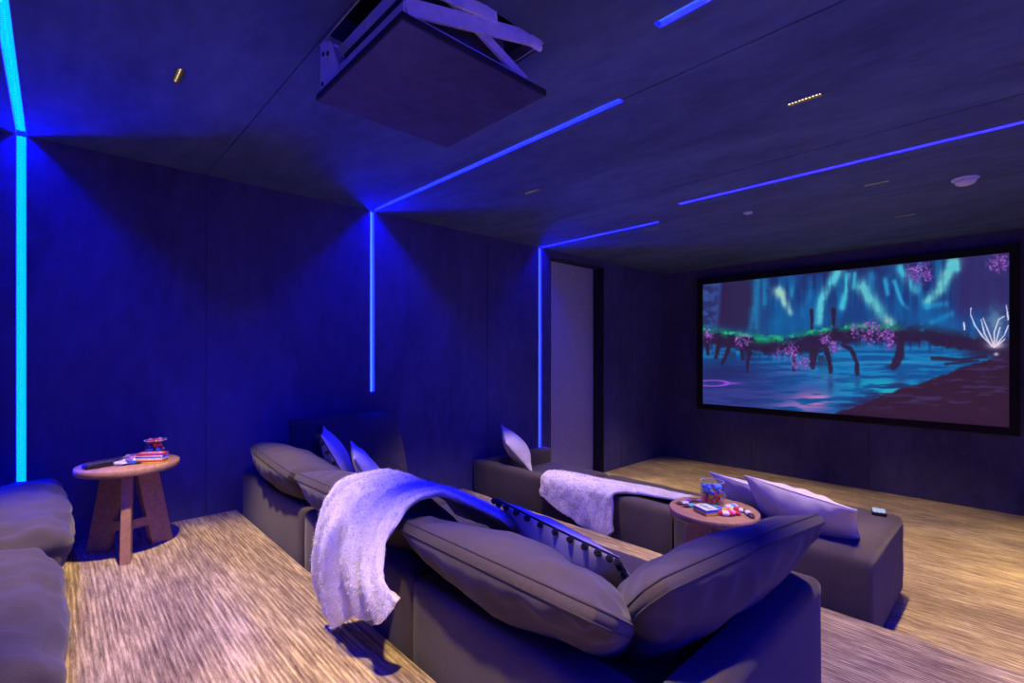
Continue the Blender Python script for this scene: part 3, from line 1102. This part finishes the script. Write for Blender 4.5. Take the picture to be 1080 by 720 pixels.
sofa_cushion('dark back cushion farthest left, tilted over the middle sofa back', .92, .58, .25, V(-2.94, 1.10, -.735), (R(-31), R(2), R(-3)), 21, droop(.03, .0), GC)
sofa_cushion('dark back cushion partly under the white fur throw, middle sofa', .98, .60, .25, V(-2.02, 1.10, -.735), (R(-31), R(-1), R(1)), 22, droop(.03, .0), GC)
sofa_cushion('long dark back cushion in the foreground beside the tasselled pillow', .95, .60, .225, V(-1.06, 1.085, -.728), (R(-33), R(-1.5), R(-1)), 23, droop(.03, .0), GC, mitre=1)
sofa_cushion('dark cushion leaning over the right arm, largest blue lit one', .97, .55, .225, V(-.685, 1.46, -.72), (R(-46), R(2), R(84)), 24, droop(.03, .0), GC, mitre=-1)
sofa_cushion('dark cushion standing against the left wall behind two small pillows', .82, .52, .20, V(-3.36, 1.57, -.70), (R(-66), 0, R(-90)), 25, None, GC, wr=.010, round_=.12)

BACKS = [o for o in COL.objects if o.name.startswith('back_cushion')]
MODS = [o for o in COL.objects if o.name.startswith('sofa_module')]
# ---- small pillows
GP = 'pale throw pillows'


def pom(o, mid, n_side, k0, skip=3):
    """pompoms and short tassels along the piping"""
    L = len(mid)
    for k in range(0, L, skip):
        p = mid[k]
        out = Vector((p.x, p.y, 0)).normalized()
        bm = bmesh.new()
        bmesh.ops.create_icosphere(bm, subdivisions=2, radius=.0125)
        for v in bm.verts:
            v.co += v.co.normalized() * noise.noise(v.co * 180 + Vector((k, 0, 0))) * .003
        link('pompom', bm, 'black_yarn', o, loc=p + out * .006 + Vector((0, 0, -.014)))


o, mid = throw_pillow('cream pillow edged with black pompoms behind the foreground cushion', .62, .42, .15, V(-1.16, 1.42, -.775), (R(-50), R(3), R(-5)), 31, trim=True, group=GP)
pom(o, mid, 0, 0, 4)
o, mid = throw_pillow('small white pillow with black tassel edge before the wall cushion', .42, .40, .14, V(-3.08, 1.34, -.68), (R(-62), R(0), R(-24)), 32, trim=True, group=GP)
pom(o, mid, 0, 0, 5)
throw_pillow('small pale pillow just right of the black-tasselled one on the far left seat', .36, .36, .13, V(-2.76, 1.40, -.735), (R(-58), R(6), R(-22)), 33, group=GP)
throw_pillow('pale pillow propped on the front sofa at the left wall', .42, .38, .19, V(-3.24, 3.12, -.885), (R(-50), R(14), R(-36)), 34, group=GP)
throw_pillow('large cream pillow with crossed creases on the ottoman', .56, .38, .20, V(-.87, 3.10, -.90), (R(-46), R(7), R(-3)), 35, group=GP)
throw_pillow('narrower pale pillow on the ottoman just left of the cream one', .44, .36, .14, V(-1.20, 3.26, -.925), (R(-40), R(5), R(-8)), 36, group=GP)
throw_pillow('white pillow at the far left edge on the back sofa', .45, .42, .14, V(-3.34, -.42, -.54), (R(-70), 0, R(-60)), 37, group=GP)


# ------------------------------------------------------------------ fur throws
def catmull(pts, n):
    P = [Vector(p) for p in pts]
    P = [P[0] * 2 - P[1]] + P + [P[-1] * 2 - P[-2]]
    out = []
    segs = len(P) - 3
    for i in range(n + 1):
        s = i / n * segs
        k = min(int(s), segs - 1)
        f = s - k
        a, b_, c, d = P[k:k + 4]
        out.append(.5 * ((2 * b_) + (c - a) * f + (2 * a - 5 * b_ + 4 * c - d) * f * f + (3 * b_ - a - 3 * c + d) * f ** 3))
    return out


def settle(P, obstacles, margin):
    from mathutils.bvhtree import BVHTree
    dg = bpy.context.evaluated_depsgraph_get()
    trees = []
    for ob in obstacles:
        for o_ in [ob] + list(ob.children):
            if o_.type == 'MESH' and o_.name.split('.')[0] not in ('piping', 'feet'):
                bm = bmesh.new()
                bm.from_mesh(o_.data)
                bm.transform(o_.matrix_world)
                trees.append(BVHTree.FromBMesh(bm))
                bm.free()
    for it in range(3):
        for row in P:
            for i, p in enumerate(row):
                for t_ in trees:
                    loc, nr, ix, dist = t_.find_nearest(p, .35)
                    if loc is None:
                        continue
                    d = (p - loc).dot(nr)
                    if d < margin and (d > 0 and dist < margin or d <= 0):
                        p = loc + nr * margin
                row[i] = p
        # relax
        n0, n1 = len(P), len(P[0])
        if it < 2:
            Q_ = [[P[j][i] * .5 + (P[max(0, j - 1)][i] + P[min(n0 - 1, j + 1)][i] + P[j][max(0, i - 1)] + P[j][min(n1 - 1, i + 1)]) * .125 for i in range(n1)] for j in range(n0)]
            for j in range(n0):
                P[j] = Q_[j]
    return P


def throw(label, columns, seed, nt_=90, ns=64, amp=.02, mat='white_fur', thick=.022, over=()):
    """columns: drape lines (3D polylines) side by side; lofted, wrinkled, given thickness"""
    lines = [catmull(c, nt_) for c in columns]
    bm = bmesh.new()
    grid = []
    for j in range(nt_ + 1):
        row = catmull([l[j] for l in lines], ns)
        grid.append(row)
    so = Vector((seed * 7.7, seed * 3.3, 0))
    G = [[None] * (ns + 1) for _ in range(nt_ + 1)]
    for j in range(nt_ + 1):
        for i in range(ns + 1):
            p = grid[j][i]
            du = grid[j][min(ns, i + 1)] - grid[j][max(0, i - 1)]
            dv = grid[min(nt_, j + 1)][i] - grid[max(0, j - 1)][i]
            nr = du.cross(dv)
            nr = nr.normalized() if nr.length > 1e-9 else Vector((0, 0, 1))
            if nr.dot(Vector((.3, -.5, 1))) < 0:
                nr = -nr
            s, tt = i / ns, j / nt_
            fold = noise.noise(Vector((s * 7 + .9 * math.sin(tt * 5), tt * 2.4, seed)) + so)
            fold2 = noise.noise(Vector((s * 15 + tt * 5, tt * 4, seed + 4)) + so)
            fz = noise.noise(p * 55) * .0035 + noise.noise(p * 120) * .002
            G[j][i] = p + nr * (amp * fold + amp * .5 * fold2 + fz + amp * .5)
    bpy.context.view_layer.update()
    if over:
        settle(G, over, .024)
    for j in range(nt_ + 1):
        for i in range(ns + 1):
            p = G[j][i]
            G[j][i] = bm.verts.new(p + Vector((noise.noise(p * 40), noise.noise(p * 41 + Vector((9, 0, 0))), noise.noise(p * 43 + Vector((0, 5, 0))))) * .003)
    for j in range(nt_):
        for i in range(ns):
            bm.faces.new((G[j][i], G[j][i + 1], G[j + 1][i + 1], G[j + 1][i]))
    o = link('fur_throw', bm, mat)
    md = o.modifiers.new('thickness', 'SOLIDIFY')
    md.thickness = thick
    md.offset = -.2
    tag(o, label, 'blanket', 'fur throws')
    # the pile: short fibres standing off the cloth
    me = o.data
    rr = random.Random(seed)
    fb = bmesh.new()
    polys = list(me.polygons)
    areas = [p.area for p in polys]
    vs_ = me.vertices
    for p in rr.choices(polys, weights=areas, k=26000):
        a_, b2, c_, d_ = [vs_[i] for i in p.vertices]
        u_, w2 = rr.random(), rr.random()
        base = (a_.co * (1 - u_) + b2.co * u_) * (1 - w2) + (d_.co * (1 - u_) + c_.co * u_) * w2
        nr = p.normal
        if nr.dot(Vector((.3, -.5, 1))) < 0:
            nr = -nr
        rv = Vector((rr.uniform(-1, 1), rr.uniform(-1, 1), rr.uniform(-1, 1)))
        dirn = (nr * .9 + rv * .75 + Vector((0, 0, -.25))).normalized()
        side_ = dirn.cross(rv).normalized() * .0016
        L = rr.uniform(.010, .019)
        st = base + nr * .004
        fb.faces.new([fb.verts.new(st - side_), fb.verts.new(st + side_), fb.verts.new(st + dirn * L)])
    fm = bpy.data.meshes.new('fur_pile')
    fb.to_mesh(fm)
    fb.free()
    fm.materials.append(MATS[mat])
    fo = bpy.data.objects.new('fur_pile', fm)
    COL.objects.link(fo)
    fo.parent = o
    fo['kind'] = 'stuff'
    return o


def col1(x, xb, zb, ys=1.66, top=-.55, out=.75, xs=None):
    xs = x + .12 if xs is None else xs
    zm = top - .14
    return [V(xs, ys, -.895), V(xs * .6 + x * .4, 1.47, -.81), V(x + .03, 1.31, -.675), V(x + .01, 1.17, -.59), V(x, 1.05, top + .02), V(x, .95, top + .035),
            V(x * .95 + xb * .05, .85, top + .015), V(x * .9 + xb * .1, .785, top - .05), V(x * .7 + xb * .3, out, zm), V(x * .35 + xb * .65, out - .006, zm * .5 + zb * .5), V(xb, out + .01, zb)]


throw('white fur throw flung over the middle sofa back hanging towards the aisle',
      [col1(-1.90, -1.86, -.95, xs=-1.97), col1(-1.83, -1.79, -1.00, xs=-1.88), col1(-1.75, -1.69, -.98, out=.735, xs=-1.79), col1(-1.67, -1.60, -.91, out=.765, xs=-1.71),
       col1(-1.59, -1.51, -.87, out=.735, xs=-1.62), col1(-1.52, -1.43, -.855, out=.755, xs=-1.55), col1(-1.47, -1.36, -.83, out=.735, xs=-1.48), col1(-1.43, -1.32, -.76, out=.765, xs=-1.44)],
      41, amp=.026, over=BACKS + MODS)


def col2(x, zb, sk, yend, ze=-1.10):
    return [V(x + sk, yend, ze + .0), V(x + sk * .8, (yend + 3.05) / 2 + .08, -1.07), V(x + sk * .45, 3.05, -.998), V(x + sk * .15, 2.93, -.978), V(x, 2.855, -1.0),
            V(x, 2.835, -1.06), V(x, 2.83, (zb - 1.06) / 2), V(x + .01, 2.832, zb)]


throw('white fur throw spread across the front sofa with one corner hanging down its back',
      [col2(-2.66, -1.13, .16, 3.40), col2(-2.52, -1.19, .22, 3.46), col2(-2.36, -1.24, .30, 3.50), col2(-2.2, -1.29, .38, 3.5), col2(-2.07, -1.335, .46, 3.48), col2(-1.97, -1.24, .52, 3.42)],
      42, amp=.018, over=MODS)


# ------------------------------------------------------------------ three-legged tables
def table(label, loc, rz, h=.467, r=.22):
    t = thing('side_table', label, 'side table', loc, (0, 0, rz), 'round oak side tables')
    th = .034
    bm = bmesh.new()
    lathe(bm, [(0, h - th), (r - .004, h - th), (r, h - th + .004), (r, h - .004), (r - .004, h), (0, h)], 72)
    link('tabletop', bm, 'oak', t)
    for k in range(3):
        a = 2 * PI * k / 3
        M = Matrix.Rotation(a, 4, 'Z')
        bm = bmesh.new()
        # slanted flat plank: wide seen from outside, leaning outwards to the foot
        vs = box(bm, (-.052, -.021, 0), (.052, .021, 1), .003, 1)
        for v in vs:
            zz = v.co.z
            v.co = Vector((v.co.x + .074 + (1 - zz) * .078, v.co.y, zz * (h - th)))
        for v in bm.verts:
            v.co = M @ v.co
        link('leg', bm, 'oak', t, smooth=False)
    for k in range(3):
        a = 2 * PI * k / 3
        bm = bmesh.new()
        box(bm, (.0, -.019, .115), (.095, .019, .165), .002, 1, M=Matrix.Rotation(a, 4, 'Z'))
        link('stretcher', bm, 'oak', t, smooth=False)
    return t


TA = V(-3.235, .285, 0)
table('round three-legged oak side table with sweets by the left wall aisle', (TA.x, TA.y, Z_BACK), R(-10))
TB = V(-1.095, 2.462, 0)
table('round oak side table with sweets between the middle and front sofas', (TB.x, TB.y, Z_MID), R(-15), r=.215)
ZA, ZB = Z_BACK + .467, Z_MID + .467


# ------------------------------------------------------------------ sweets
def wrapped(bm, L, w, h, mats=(0, 1)):
    """wrapped sweet: plump body, crimped ends"""
    n = 12
    rings = []
    prof = [(-.5, .72, .10), (-.46, .80, .12), (-.41, .62, .35), (-.36, .92, .9), (-.18, 1, 1), (0, 1, 1.03), (.18, 1, 1), (.36, .92, .9), (.41, .62, .35), (.46, .80, .12), (.5, .72, .10)]
    for s, ww, hh in prof:
        ring = []
        for k in range(n):
            a = 2 * PI * k / n
            c, s_ = math.cos(a), math.sin(a)
            ring.append(bm.verts.new((s * L, math.copysign(abs(c) ** .6, c) * w / 2 * ww, math.copysign(abs(s_) ** .7, s_) * h / 2 * hh + h / 2)))
        rings.append(ring)
    for i, (A, B) in enumerate(zip(rings, rings[1:])):
        for k in range(n):
            f = bm.faces.new((A[k], A[(k + 1) % n], B[(k + 1) % n], B[k]))
            f.material_index = mats[1] if i in (4, 5) else mats[0]
    bm.faces.new(rings[0][::-1])
    bm.faces.new(rings[-1])


def sweet(name, label, cat, loc, rz, L, w, h, c1, c2, group, tilt=0):
    bm = bmesh.new()
    wrapped(bm, L, w, h)
    o = link(name, bm, [c1, c2], loc=loc, rot=(tilt, 0, rz))
    return tag(o, label, cat, group)


def carton(label, loc, rz, size, body, top, side, blot, group):
    t = thing('candy_box', label, 'box', loc, (0, 0, rz), group)
    bm = bmesh.new()
    lx, ly, lz = size
    box(bm, (-lx / 2, -ly / 2, 0), (lx / 2, ly / 2, lz), .0015, 1)
    link('carton', bm, body, t, smooth=False)
    bm = bmesh.new()
    box(bm, (-lx / 2 + .002, -ly / 2 + .002, lz - .0005), (lx / 2 - .002, ly / 2 - .002, lz + .0006))
    link('top_panel', bm, top, t, smooth=False)
    bm = bmesh.new()
    box(bm, (-lx / 2 + .002, -ly / 2 - .0006, lz * .52), (lx / 2 - .002, -ly / 2 + .0005, lz * .95))
    box(bm, (lx / 2 - .0005, -ly / 2 + .002, lz * .52), (lx / 2 + .0006, ly / 2 - .002, lz * .95))
    link('side_stripe', bm, side, t, smooth=False)
    bm = bmesh.new()
    for k in range(4):
        xx = -lx * .3 + k * lx * .2
        box(bm, (xx - lx * .07, -ly * .22, lz + .0005), (xx + lx * .07, ly * (.05 + .12 * (k % 2)), lz + .0012))
    link('printed_mark', bm, blot, t, smooth=False)
    return t


def jar(label, loc, cols, seed, r=.055, h=.105, fill=.075, where=''):
    t = thing('candy_jar', label, 'jar', loc)
    bm = bmesh.new()
    w = .004
    lathe(bm, [(0, 0), (r - .004, 0), (r, .004), (r, h), (r - w / 2, h + .001), (r - w, h), (r - w, .008), (0, .008)], 40)
    link('glass_cup', bm, 'glass', t)
    bm = bmesh.new()
    bmesh.ops.create_circle(bm, segments=40, radius=r - w / 2)
    pts = [(math.cos(2 * PI * k / 40) * (r - w / 2), math.sin(2 * PI * k / 40) * (r - w / 2), h + .001) for k in range(40)]
    bm.free()
    bm = bmesh.new()
    tube(bm, pts, .0018, 6, True)
    link('rim', bm, 'wrap_silver', t)
    rr = random.Random(seed)
    placed = []
    tries = 0
    while len(placed) < (24 if r < .055 else 32) and tries < 4000:
        tries += 1
        a, q = rr.random() * 2 * PI, math.sqrt(rr.random()) * (r - .0185)
        per = 6 if r < .055 else 8
        lay_ = min(3, len(placed) // per)
        z = .010 + lay_ * fill / 4 + rr.random() * .004
        p = Vector((math.cos(a) * q, math.sin(a) * q, z))
        if all((p - o_).length > .0205 for o_ in placed):
            placed.append(p)
            frac = z / fill
            c = cols[min(len(cols) - 1, int(frac * len(cols) * .999))]
            c = rr.choice(c)
            bm = bmesh.new()
            bmesh.ops.create_icosphere(bm, subdivisions=2, radius=.0128)
            for v in bm.verts:
                f = 1 + .25 * noise.noise(v.co * 150 + Vector((len(placed), 0, 0)))
                v.co = Vector((v.co.x * 1.15 * f, v.co.y * .95 * f, v.co.z * .85 * f))
            o = link('wrapped_candy', bm, c, loc=Vector(loc) + p + Vector((0, 0, .008)), rot=(rr.random(), rr.random(), rr.random() * 6))
            lab = 'small %s wrapped candy inside the %s' % (c.replace('wrap_', ''), where)
            tag(o, lab, 'candy', c.replace('wrap_', '') + ' candies in the ' + where)
    return t


# table by the front sofa
def onB(u, v_):           # metres right (+X) and away (+Y) from the table centre
    return Vector((TB.x + u, TB.y + v_, ZB + .0005))


jar('glass jar of blue and orange candies on the front round table', onB(-.045, .085), [['wrap_red', 'wrap_orange'], ['wrap_orange', 'wrap_yellow', 'wrap_red'], ['wrap_blue', 'wrap_orange'], ['wrap_blue', 'wrap_blue', 'wrap_cyan']], 5, r=.060, h=.115, fill=.088, where='front table jar')
carton('white topped candy carton with blue and yellow sides, front table', onB(.005, -.095), R(-28), (.10, .075, .030), 'wrap_yellow', 'wrap_white', 'wrap_blue', 'wrap_green', 'candy cartons')
GS = 'wrapped sweets on the front table'
sweet('chocolate_bar', 'dark chocolate bar with a pale label at the front table left edge', 'chocolate bar', onB(-.135, -.045), R(60), .10, .030, .016, 'wrap_brown', 'wrap_silver', GS)
sweet('chocolate_bar', 'dark chocolate bar with blue band, second from the left edge, front table', 'chocolate bar', onB(-.092, -.058), R(58), .10, .030, .016, 'wrap_brown', 'wrap_cyan', GS)
sweet('candy_packet', 'purple candy packet beside the jar on the front table', 'candy packet', onB(-.125, .035), R(40), .085, .034, .016, 'wrap_purple', 'wrap_brown', GS)
sweet('candy_packet', 'red and white candy packet near the front table edge', 'candy packet', onB(.085, -.060), R(35), .085, .045, .020, 'wrap_red', 'wrap_white', GS)
sweet('candy_packet', 'red candy packet with pink middle behind the front red one', 'candy packet', onB(.105, -.022), R(20), .075, .036, .018, 'wrap_red', 'wrap_pink', GS)
sweet('candy_packet', 'white candy packet right of the jar, front table', 'candy packet', onB(.060, .075), R(70), .075, .036, .020, 'wrap_white', 'wrap_cyan', GS)
sweet('candy_packet', 'white and red candy packet behind the yellow one, front table', 'candy packet', onB(.098, .045), R(10), .075, .036, .018, 'wrap_white', 'wrap_red', GS)
sweet('candy_packet', 'yellow candy packet at the middle of the front table', 'candy packet', onB(.066, .008), R(50), .060, .032, .016, 'wrap_yellow', 'wrap_orange', GS)
sweet('candy_packet', 'blue candy packet in front of the jar, front table', 'candy packet', onB(.015, .0), R(-15), .07, .032, .018, 'wrap_blue', 'wrap_green', GS)
sweet('chocolate_bar', 'long dark chocolate bar with white label at the front table right side', 'chocolate bar', onB(.162, .03), R(-50), .115, .030, .017, 'wrap_brown', 'wrap_white', GS)


# table by the left wall
def onA(u, v_):
    return Vector((TA.x + u, TA.y + v_, ZA + .0005))


jar('jar of red and blue candies on the left wall table', onA(-.02, .115), [['wrap_blue', 'wrap_cyan'], ['wrap_blue', 'wrap_purple'], ['wrap_red', 'wrap_brown'], ['wrap_red', 'wrap_pink', 'wrap_red']], 9, r=.052, h=.10, fill=.104, where='left table jar')
carton('orange and yellow candy carton, bottom of the stack on the left table', onA(.085, .085), R(55), (.13, .060, .018), 'wrap_yellow', 'wrap_orange', 'wrap_red', 'wrap_white', 'candy cartons')
o = carton('white and blue candy carton, middle of the stack on the left table', onA(.082, .088) + Vector((0, 0, .0185)), R(52), (.13, .060, .018), 'wrap_white', 'wrap_white', 'wrap_blue', 'wrap_red', 'candy cartons')
o = carton('red candy carton on top of the stack, left table', onA(.078, .09) + Vector((0, 0, .037)), R(57), (.13, .055, .013), 'wrap_red', 'wrap_red', 'wrap_purple', 'wrap_white', 'candy cartons')
GS2 = 'wrapped sweets on the left table'
sweet('candy_packet', 'silver candy packet beside the black remote, left table', 'candy packet', onA(.045, -.045), R(30), .09, .04, .02, 'wrap_silver', 'wrap_white', GS2)
sweet('candy_packet', 'white candy packet at the middle of the left table', 'candy packet', onA(.025, .0), R(75), .09, .04, .022, 'wrap_white', 'wrap_purple', GS2)
sweet('candy_packet', 'purple candy packet before the carton stack, left table', 'candy packet', onA(-.035, .02), R(100), .09, .04, .024, 'wrap_purple', 'wrap_pink', GS2)
sweet('chocolate_bar', 'dark chocolate bar beside the white packet, left table', 'chocolate bar', onA(.07, .01), R(60), .085, .028, .018, 'wrap_brown', 'wrap_blue', GS2)
sweet('candy_packet', 'pale packet lying behind the sweets against the wall, left table', 'candy packet', onA(-.09, .03), R(80), .10, .05, .026, 'wrap_silver', 'wrap_purple', GS2)


def remote(label, loc, rz, size, reflection=False):
    t = thing('remote_control', label, 'remote', loc, (0, 0, rz))
    lx, ly, lz = size
    bm = bmesh.new()
    box(bm, (-lx / 2, -ly / 2, 0), (lx / 2, ly / 2, lz), .004, 3)
    link('body', bm, 'black_plastic', t)
    bm = bmesh.new()
    if reflection:
        box(bm, (-lx / 2 + .005, -ly / 2 + .02, lz - .0005), (lx / 2 - .005, ly / 2 - .006, lz + .0008))
        link('top_reflection', bm, 'reflection_glow', t, smooth=False)  # plate standing in for a reflection on the dark remote
        bm = bmesh.new()
        for k in range(3):
            lathe(bm, [(0, .0015), (.004, .0015), (.005, 0)], 12, Matrix.Translation((-.02 + .02 * k, -ly / 2 + .011, lz)))
        link('button', bm, 'wrap_silver', t)
    else:
        for i in range(3):
            for j in range(5):
                lathe(bm, [(0, .0015), (.004, .0015), (.005, 0)], 10, Matrix.Translation((-.012 + .012 * i, -ly * .35 + ly * .17 * j, lz)))
        link('button', bm, 'projector_grey', t)
    return t


remote('black remote control with a pale bluish reflection painted on its top, on the ottoman', V(-.62, 3.74, -1.004) + Vector((0, 0, .0)), R(12), (.075, .115, .020), True)
remote('black remote control lying on the left wall table', onA(.035, -.115), R(20), (.05, .14, .022))

# ------------------------------------------------------------------ camera, world, colour
cam = bpy.data.cameras.new('camera')
cam.sensor_width = 36
cam.lens = 17.0
cam.shift_y = 12 / 1080
cam.clip_start = .05
co_ = bpy.data.objects.new('camera', cam)
COL.objects.link(co_)
co_.location = V(0, 0, 0)
co_.rotation_euler = (PI / 2, 0, math.atan2(.7266, .6871))
SC.camera = co_

w = bpy.data.worlds.new('world')
SC.world = w
w.use_nodes = True
w.node_tree.nodes['Background'].inputs[0].default_value = (0, 0, 0, 1)
w.node_tree.nodes['Background'].inputs[1].default_value = 0

SC.view_settings.view_transform = 'Standard'
SC.view_settings.look = 'None'
SC.view_settings.exposure = 0
SC.view_settings.gamma = 1
SC.view_settings.use_curve_mapping = False
SC.cycles.use_denoising = True
SC.cycles.max_bounces = 8
SC.cycles.diffuse_bounces = 5
SC.cycles.sample_clamp_indirect = 4
